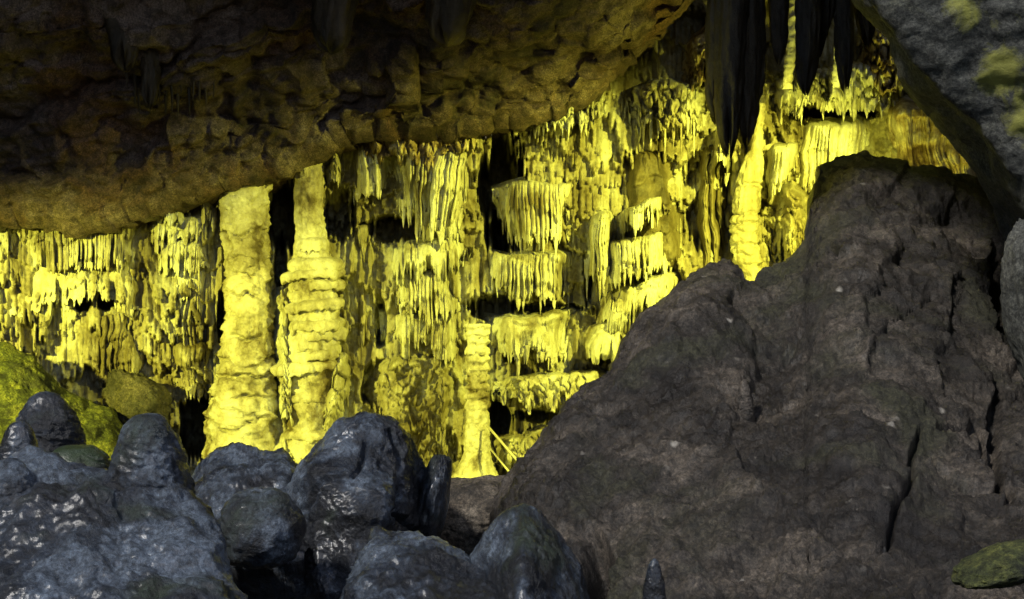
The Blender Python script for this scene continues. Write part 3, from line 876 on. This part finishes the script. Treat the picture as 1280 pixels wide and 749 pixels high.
# ------------------------------------------------------------------ near rocks
def ridge_rock(name, label, cat, outline, Yr, Yb, mat, bottom=900, seed=1, amp=0.35, fine=0.08, cracks=(), pits=(), nu=440, nv=290, back=2.0, curve=0.8, strata=0.0, bulges=(), sm=0.045):
    """a large rock: crest line given by its outline and distance, front falling towards the viewer, rear falling away"""
    o = np.array(outline, float)
    px = np.linspace(o[0, 0], o[-1, 0], nu)
    top = np.interp(px, o[:, 0], o[:, 1])
    Y1 = poly(Yr, px)
    t = np.concatenate([np.linspace(-1, -0.08, 30), np.linspace(0, 1, nv - 40) ** 1.15, np.linspace(1.1, 2, 10)])
    PX, T = np.meshgrid(px, t)
    TOP, _ = np.meshgrid(top, t)
    Y1m, _ = np.meshgrid(Y1, t)
    Ybm, _ = np.meshgrid(poly(Yb, px), t)
    Tp = np.clip(T, 0, 1)
    Tn = np.clip(-T, 0, 1)
    PY = TOP + (bottom - TOP) * Tp
    hw = max(2, int(sm * nu))
    ker = np.hanning(2 * hw + 1)
    ts = np.convolve(np.pad(top, hw, 'edge'), ker / ker.sum(), 'valid')
    fr = np.clip((PY - ts[None, :]) / np.maximum(bottom - ts[None, :], 30), -0.4, 1)
    Yd = Y1m + (Ybm - Y1m) * np.sign(fr) * np.abs(fr) ** curve + back * Tn ** 0.6
    P = W(PX, PY, Yd)
    P[..., 2] -= Tn ** 1.6 * 4.0
    Ts = np.clip(T - 1, 0, 1)
    P[..., 2] -= Ts * 1.8
    P[..., 1] += 1.6 * Ts
    n = normals(P)
    fl = n[nv // 2, nu // 2, 1] > 0
    if fl:
        n = -n
    kb = max(2, nu // 22)          # even the swelling direction out across steep steps of the crest
    npad = np.pad(n, ((0, 0), (kb, kb), (0, 0)), 'edge')
    cs = np.cumsum(np.concatenate([np.zeros_like(npad[:, :1]), npad], 1), 1)
    n = cs[:, 2 * kb + 1:] - cs[:, :-(2 * kb + 1)]
    n /= np.maximum(np.linalg.norm(n, axis=-1, keepdims=True), 1e-9)
    q = P + seed * 7.7
    d = amp * (fbm(q * 0.7, 5) * 0.8 + 0.45 * fbm(q * (1.0, 1.0, 1.0) * 1.9 + 4, 5, ridged=True) - 0.1)
    _, e, cid = cells(q * 1.1 + 0.5 * fbm(q * 1.1, 3)[..., None])
    d += amp * 0.16 * (_gr[cid & 255, 0] * smooth(0.0, 0.3, e)) - amp * 0.05 * smooth(0.05, 0, e)
    if strata:
        ph = (P[..., 0] * 0.75 - P[..., 2] * 0.9 + P[..., 1] * 0.2) * 2.2 + 0.9 * fbm(q * 0.8, 3)
        sw = ph - np.floor(ph)
        d += strata * sw * smooth(1, .9, sw)
    d += fine * (fbm(q * 5.5, 5, ridged=True) + 0.7 * fbm(q * 15, 4) + 0.35 * fbm(q * 34, 3))
    for x, y, rx, ry, dep in bulges:
        r2 = ((PX - x) / rx) ** 2 + ((PY - y) / ry) ** 2
        d += dep * np.exp(-r2)
    for x, y, rx, ry, dep in pits:
        r2 = np.sqrt(((PX - x) / rx) ** 2 + ((PY - y) / ry) ** 2) + 0.3 * perlin(q * 4)
        d -= dep * smooth(1.2, 0.6, r2)
    for pts, wd, dep in cracks:
        a = np.array(pts, float)
        best = np.full(PX.shape, 1e9)
        jx = PX + 5 * perlin(q * 6) + 10 * perlin(q * 2)
        jy = PY + 5 * perlin(q * 6 + 30) + 10 * perlin(q * 2 + 30)
        for (ax, ay), (bx, by) in zip(a[:-1], a[1:]):
            L2 = (bx - ax) ** 2 + (by - ay) ** 2
            s = np.clip(((jx - ax) * (bx - ax) + (jy - ay) * (by - ay)) / L2, 0, 1)
            best = np.minimum(best, np.hypot(jx - ax - s * (bx - ax), jy - ay - s * (by - ay)))
        d -= dep * smooth(wd, 0, best)
    fade = 1 - 0.3 * np.exp(-(Tp / 0.05) ** 2) * (T >= 0)
    P = P + n * (d * fade)[..., None]
    org = P[-1, nu // 2]
    return tag(grid_obj(name, P, M[mat], origin=org), label, cat)


def stalagmite_knob(label, px, py, base, hw, Y, mat="wet", seed=1, lean=0.0, k=2.4, rough=0.12, name="stalagmite", cat="stalagmite", flat=1.0, group=None, ysc=1.0):
    s = Y / F
    H = (base - py) * s
    R0 = hw * s
    nz, nth = 76, 80
    t = np.linspace(0.0, 1, nz)
    th = np.linspace(0, 2 * math.pi, nth, endpoint=False)
    TH, T = np.meshgrid(th, t)
    prof = (1 - (1 - T) ** k) ** (1 / k)
    prof = np.minimum(prof, 1) * (1 + 0.35 * T * flat * 0.5)
    q = np.stack([np.cos(TH) * prof + seed * 4.3, np.sin(TH) * prof, T * H / R0], -1)
    f = 1 + rough * 2.3 * fbm(q * 0.9, 4) + rough * 0.9 * fbm(q * 3.5, 4, ridged=True)
    f = f + 0.03 * fbm(q * 9, 4) + 0.03 * fbm(q * (1.5, 1.5, 6), 3, ridged=True)
    _, ee, _ = cells(q * 2.2 + 0.5 * fbm(q * 2, 2)[..., None])
    f = f - 0.05 * smooth(0.12, 0, ee)
    R = R0 * prof * f
    cx = (px - 640) * s - lean * T * H
    z = ZC + (374.5 - py) * s - T * H + 0.05 * R0 * perlin(q * 1.5) * (1 - T)
    P = np.stack([cx + R * np.cos(TH), Y + R * ysc * np.sin(TH), z], -1)
    return tag(grid_obj(name, P, M[mat], wrap=True, origin=P[-1].mean(0)), label, cat, group)


def build_near():
    ridge_rock("huge_boulder", "huge dark boulder sloping up to a blocky crest under the grey overhang", "boulder",
               [(618, 800), (628, 700), (634, 640), (641, 612), (655, 590), (690, 545), (720, 497), (760, 470), (800, 412), (842, 370), (872, 342), (905, 326), (928, 340),
                (945, 349), (985, 331), (1012, 302), (1019, 250), (1030, 216), (1050, 204), (1068, 198), (1078, 188), (1090, 199), (1130, 208), (1200, 218), (1260, 262), (1330, 300), (1560, 330)],
               [(618, 6.2), (640, 6.6), (760, 8.0), (900, 9.1), (1000, 9.6), (1120, 10.1), (1250, 10.2), (1560, 9.6)],
               [(618, 4.6), (700, 4.0), (900, 3.4), (1560, 3.2)], "bould", seed=2, amp=0.17, fine=0.045, strata=0.06, curve=0.85, back=0.9, sm=0.12,
               cracks=[([(1000, 722), (1080, 712), (1108, 704), (1136, 620), (1140, 560)], 6, 0.09), ([(1140, 585), (1175, 610), (1210, 636), (1235, 632)], 5, 0.07),
                       ([(1165, 560), (1200, 540), (1215, 530), (1235, 600), (1248, 650)], 6, 0.08), ([(960, 470), (990, 440), (1010, 420), (1060, 380)], 5, 0.05),
                       ([(1010, 500), (1030, 480), (1090, 440), (1160, 380)], 5, 0.045)],
               pits=[(1046, 328, 9, 7, .2), (930, 350, 14, 10, .2), (1245, 360, 12, 60, .25), (1240, 560, 8, 80, .12), (745, 735, 24, 50, .5), (1190, 300, 60, 40, .07)],
               bulges=[(1080, 580, 60, 90, .16), (950, 640, 70, 70, .12), (870, 430, 60, 50, .14)])
    stalagmite_knob("small blunt stub on the lower flank of the huge boulder", 818, 698, 790, 14, 4.35, "wet", 31, k=2.2, rough=.08)
    stalagmite_knob("tiny upright stub halfway up the huge boulder", 930, 474, 530, 11, 6.9, "bould", 33, k=2.0, rough=.1)
    # grey overhang, upper end
    outer = np.array([(1020, -260), (1055, -80), (1075, 0), (1108, 50), (1124, 100), (1164, 142), (1190, 178), (1206, 216), (1240, 280), (1268, 342), (1300, 420), (1360, 520)], float)
    inner = np.array([(1035, -260), (1062, -80), (1086, 0), (1128, 48), (1150, 90), (1182, 128), (1214, 160), (1240, 190), (1268, 222), (1300, 262), (1360, 320), (1460, 420)], float)
    nu, nv = 320, 200
    u = np.linspace(0, 1, nu)

    def along(a):
        seg = np.concatenate([[0], np.cumsum(np.hypot(*np.diff(a, axis=0).T))])
        seg /= seg[-1]
        return np.stack([np.interp(u, seg, a[:, 0]), np.interp(u, seg, a[:, 1])], -1)
    A, B = along(outer), along(inner)
    rows = [(A + (260, -60), 11.5), (A + (60, -20), 9.0), (A, 7.6), (B, 6.6), (B + (110, -50), 6.25), (B + (420, -180), 5.6), (B + (1000, -400), 5.0)]
    kt = np.array([0, .15, .3, .45, .62, .85, 1.0])
    ctrl = np.stack([W(r[:, 0], r[:, 1], y) for r, y in rows])
    tt = np.linspace(0, 1, nv)
    P = np.stack([np.stack([np.interp(tt, kt, ctrl[:, j, k]) for k in range(3)], -1) for j in range(nu)], 1)
    for _ in range(6):
        P[1:-1] = 0.25 * P[:-2] + 0.5 * P[1:-1] + 0.25 * P[2:]
    n = normals(P)
    if n[nv * 2 // 3, nu // 2, 1] > 0:
        n = -n
    d = 0.2 * fbm(P * 0.9, 4) + 0.025 * fbm(P * 2.5 + 3, 5, ridged=True) + 0.012 * fbm(P * 11, 4)
    P = P + n * d[..., None]
    ov = tag(grid_obj("rock_overhang", P, M["grey"], origin=P[nv // 2, nu // 2]), "smooth grey rock overhang leaning out over the huge boulder", "overhang")
    rock("rock_slab", "upright grey slab wedged between the huge boulder and the overhang", "rock", W(1306, 385, 6.4), (0.17, 0.3, 0.5), "grey", 21, 0.3, sub=.1, tilt=-.12)
    rock("mossy_slab", "pointed yellow-green mossy slab at the boulder's base", "rock", W(1262, 705, 3.75), (0.2, 0.16, 0.06), "moss", 25, 0.3, sub=.08, tilt=-.32, squash=1.6)
    ridge_rock("mossy_slope", "yellow-green mossy slope behind the domed bluish knob", "rock",
               [(-160, 400), (-40, 424), (10, 430), (42, 450), (74, 482), (100, 496), (140, 512), (158, 548), (170, 620)], [(-160, 14.4), (60, 14.3), (170, 14.6)],
               [(-160, 12.4), (170, 12.9)], "moss", seed=14, amp=0.14, fine=0.035, strata=0.03, nu=160, nv=130, back=0.6, bottom=640)
    # left knobs
    ridge_rock("rock_mound", "wet blotchy rock mound carrying the cluster of dark knobs", "rock",
               [(-420, 640), (-100, 610), (0, 585), (40, 566), (90, 580), (140, 596), (200, 610), (228, 626), (250, 656), (266, 700), (276, 800)],
               [(-420, 5.0), (0, 4.6), (276, 4.4)], [(-420, 3.1), (276, 3.4)], "wet", seed=5, amp=0.2, fine=0.03, nu=260, nv=200, back=0.8, bottom=880)
    k = stalagmite_knob
    g = None
    k("domed bluish knob standing behind the shelf of green moss", 58, 489, 620, 42, 5.4, seed=1, rough=.1, k=2.3)
    k("tall glistening rounded knob, the highest of the dark cluster", 184, 516, 700, 47, 4.5, seed=2, rough=.1, lean=-.05, k=2.6)
    k("small black knob tucked under the domed bluish knob", 24, 526, 640, 26, 4.75, seed=3, rough=.1, k=2.4)
    k("low rounded knob below the small black knob", 12, 572, 720, 44, 4.3, seed=4, rough=.1, k=2.2)
    k("squat mossy shoulder between the domed knob and the tallest knob", 98, 556, 680, 46, 4.75, seed=5, rough=.14, k=3.2)
    k("little pale stub at the foot of the tallest knob", 262, 652, 740, 20, 4.35, seed=6, rough=.1, k=2.2)
    k("lumpy speckled knob on the wet mound beside the moss shoulder", 120, 606, 760, 40, 4.25, seed=14, rough=.2, k=2.4)
    rock("round_boulder", "small round black boulder beside the dark pit", "boulder", W(325, 662, 5.3), (0.2, 0.2, 0.185), "wet", 7, 0.2, sub=.06, squash=2.1)
    ridge_rock("rock_slab", "bluish sloping slab between the tallest knob and the great wet boulder", "rock",
               [(216, 690), (236, 630), (248, 588), (272, 562), (300, 556), (326, 564), (352, 560), (368, 585), (380, 660)], [(216, 7.2), (300, 7.1), (380, 7.0)],
               [(216, 5.6), (380, 5.6)], "wet", seed=8, amp=0.14, fine=0.03, nu=140, nv=130, back=0.5, bottom=700)
    ridge_rock("wet_boulder", "great rounded wet boulder with glossy blue patches", "boulder",
               [(346, 720), (352, 650), (360, 612), (378, 584), (405, 556), (430, 530), (455, 521), (488, 526), (510, 545), (526, 576), (533, 640), (536, 720)],
               [(346, 6.7), (380, 6.45), (440, 6.3), (500, 6.35), (536, 6.8)], [(346, 6.2), (400, 5.6), (470, 5.6), (536, 6.3)], "wet", seed=10, amp=0.13, fine=0.022,
               nu=220, nv=200, back=0.7, curve=0.6, bottom=740, bulges=[(415, 610, 26, 34, .10), (462, 626, 30, 30, .09), (440, 650, 40, 16, .05)],
               cracks=[([(480, 545), (492, 600), (478, 640), (520, 670)], 6, .06), ([(395, 640), (440, 600), (450, 560)], 6, .04)])
    rock("rock_sliver", "upright narrow sliver of rock behind the great wet boulder", "rock", W(540, 630, 6.5), (0.09, 0.2, 0.28), "wet", 12, 0.25, sub=.08, tilt=.2)
    rock("flat_slab", "flat-topped brown slab in front of the slim column", "rock", W(600, 645, 7.4), (0.40, 0.4, 0.24), "tan", 14, 0.18, sub=.06, squash=3.2, tilt=-.05)
    ridge_rock("shelf_rock", "broad grey shelf of rock below the great wet boulder", "rock",
               [(442, 800), (450, 700), (470, 664), (520, 668), (560, 684), (590, 706), (640, 738), (700, 790)], [(442, 5.0), (560, 4.8), (700, 4.4)], [(442, 3.7), (700, 3.4)],
               "wet", seed=9, amp=0.12, fine=0.03, nu=200, nv=150, back=0.5, bottom=880)
    ridge_rock("wet_cone", "pointed wet cone with a shining white spot beside the huge boulder", "stalagmite",
               [(570, 770), (590, 696), (608, 666), (632, 642), (654, 632), (676, 641), (698, 668), (722, 716), (742, 800)], [(570, 4.9), (654, 4.7), (742, 4.9)],
               [(570, 4.4), (654, 3.9), (742, 4.4)], "wet", seed=17, amp=0.09, fine=0.022, nu=150, nv=130, back=0.4, bottom=860, curve=0.7)

build_near()

# ------------------------------------------------------------------ thin rods and the floodlights
def bar_obj(name, a, b, r, mat, parent=None, n=8):
    a, b = np.array(a, float), np.array(b, float)
    ax = (b - a) / np.linalg.norm(b - a)
    h = np.cross(ax, (0, 1, 0.2))
    h /= np.linalg.norm(h)
    g = np.cross(ax, h)
    th = np.linspace(0, 2 * math.pi, n, endpoint=False)
    rows = []
    for t, rr in ((0, 0.01), (0, 1), (1, 1), (1, 0.01)):
        rows.append([a + (b - a) * t + r * rr * (math.cos(x) * h + math.sin(x) * g) for x in th])
    return grid_obj(name, np.array(rows), M[mat], parent=parent, wrap=True, origin=None if parent else b)


tag(bar_obj("thin_rod", W(609, 532, 14.3), W(666, 598, 13.6), 0.017, "rod"), "long thin straight rod leaning against the slim column", "rod")
tag(bar_obj("thin_rod", W(609, 556, 14.3), W(648, 604, 13.7), 0.014, "rod"), "short thin rod lying below the long one by the slim column", "rod")


def box_obj(name, size, off, mat, parent):
    x, y, z = (s / 2 for s in size)
    v = [(sx * x + off[0], sy * y + off[1], sz * z + off[2]) for sx in (-1, 1) for sy in (-1, 1) for sz in (-1, 1)]
    f = [(0, 1, 3, 2), (4, 6, 7, 5), (0, 4, 5, 1), (2, 3, 7, 6), (0, 2, 6, 4), (1, 5, 7, 3)]
    me = bpy.data.meshes.new(name)
    me.from_pydata(v, [], f)
    me.materials.append(M[mat])
    o = bpy.data.objects.new(name, me)
    link(o, parent)
    return o


def floodlight(label, loc, target, power, color, visor, size=1.9, blend=0.5, radius=0.07):
    root = thing("floodlight", loc, label, "floodlight", "yellow floodlights aimed at the wall")
    dirv = Vector(target) - Vector(loc)
    root.rotation_euler = dirv.to_track_quat('Y', 'Z').to_euler()
    box_obj("housing", (0.30, 0.12, 0.22), (0, -0.10, 0), "metal", root)
    box_obj("lens", (0.26, 0.012, 0.18), (0, -0.032, 0), "lens", root)
    box_obj("bracket", (0.34, 0.03, 0.02), (0, -0.10, -0.16), "metal", root)
    box_obj("bracket_arm", (0.015, 0.03, 0.16), (-0.162, -0.10, -0.08), "metal", root)
    box_obj("bracket_arm", (0.015, 0.03, 0.16), (0.162, -0.10, -0.08), "metal", root)
    box_obj("visor", (0.6, visor[0], 0.008), (0, visor[0] / 2, visor[1]), "metal", root)
    ld = bpy.data.lights.new("flood_lamp", 'SPOT')
    ld.energy = power
    ld.color = color
    ld.spot_size = size
    ld.spot_blend = blend
    ld.shadow_soft_size = radius
    lo = bpy.data.objects.new("flood_lamp", ld)
    lo.rotation_euler = (math.radians(90), 0, 0)
    lo.location = (0, 0.06, 0)
    link(lo, root)


YEL = (1.0, 0.985, 0.105)
floodlight("floodlight on the side wall at the dim end of the cave", (-8.3, 9.2, 3.9), (-2.0, 16, 2.6), 5800, YEL, (0.5, 0.074))
floodlight("floodlight tucked behind the grey overhang", (4.2, 10.3, 5.95), (0.8, 16, 3.3), 4300, YEL, (0.5, 0.15), size=1.55, blend=0.7)
floodlight("floodlight behind the rear block of the boulder", (4.3, 12.0, 2.4), (3.4, 16, 6.3), 720, YEL, (0.3, 0.4), size=1.6)
floodlight("floodlight on the low floor behind the great wet boulder", (-1.2, 10.4, 0.9), (0.2, 16, 3.2), 330, YEL, (0.5, 0.14))
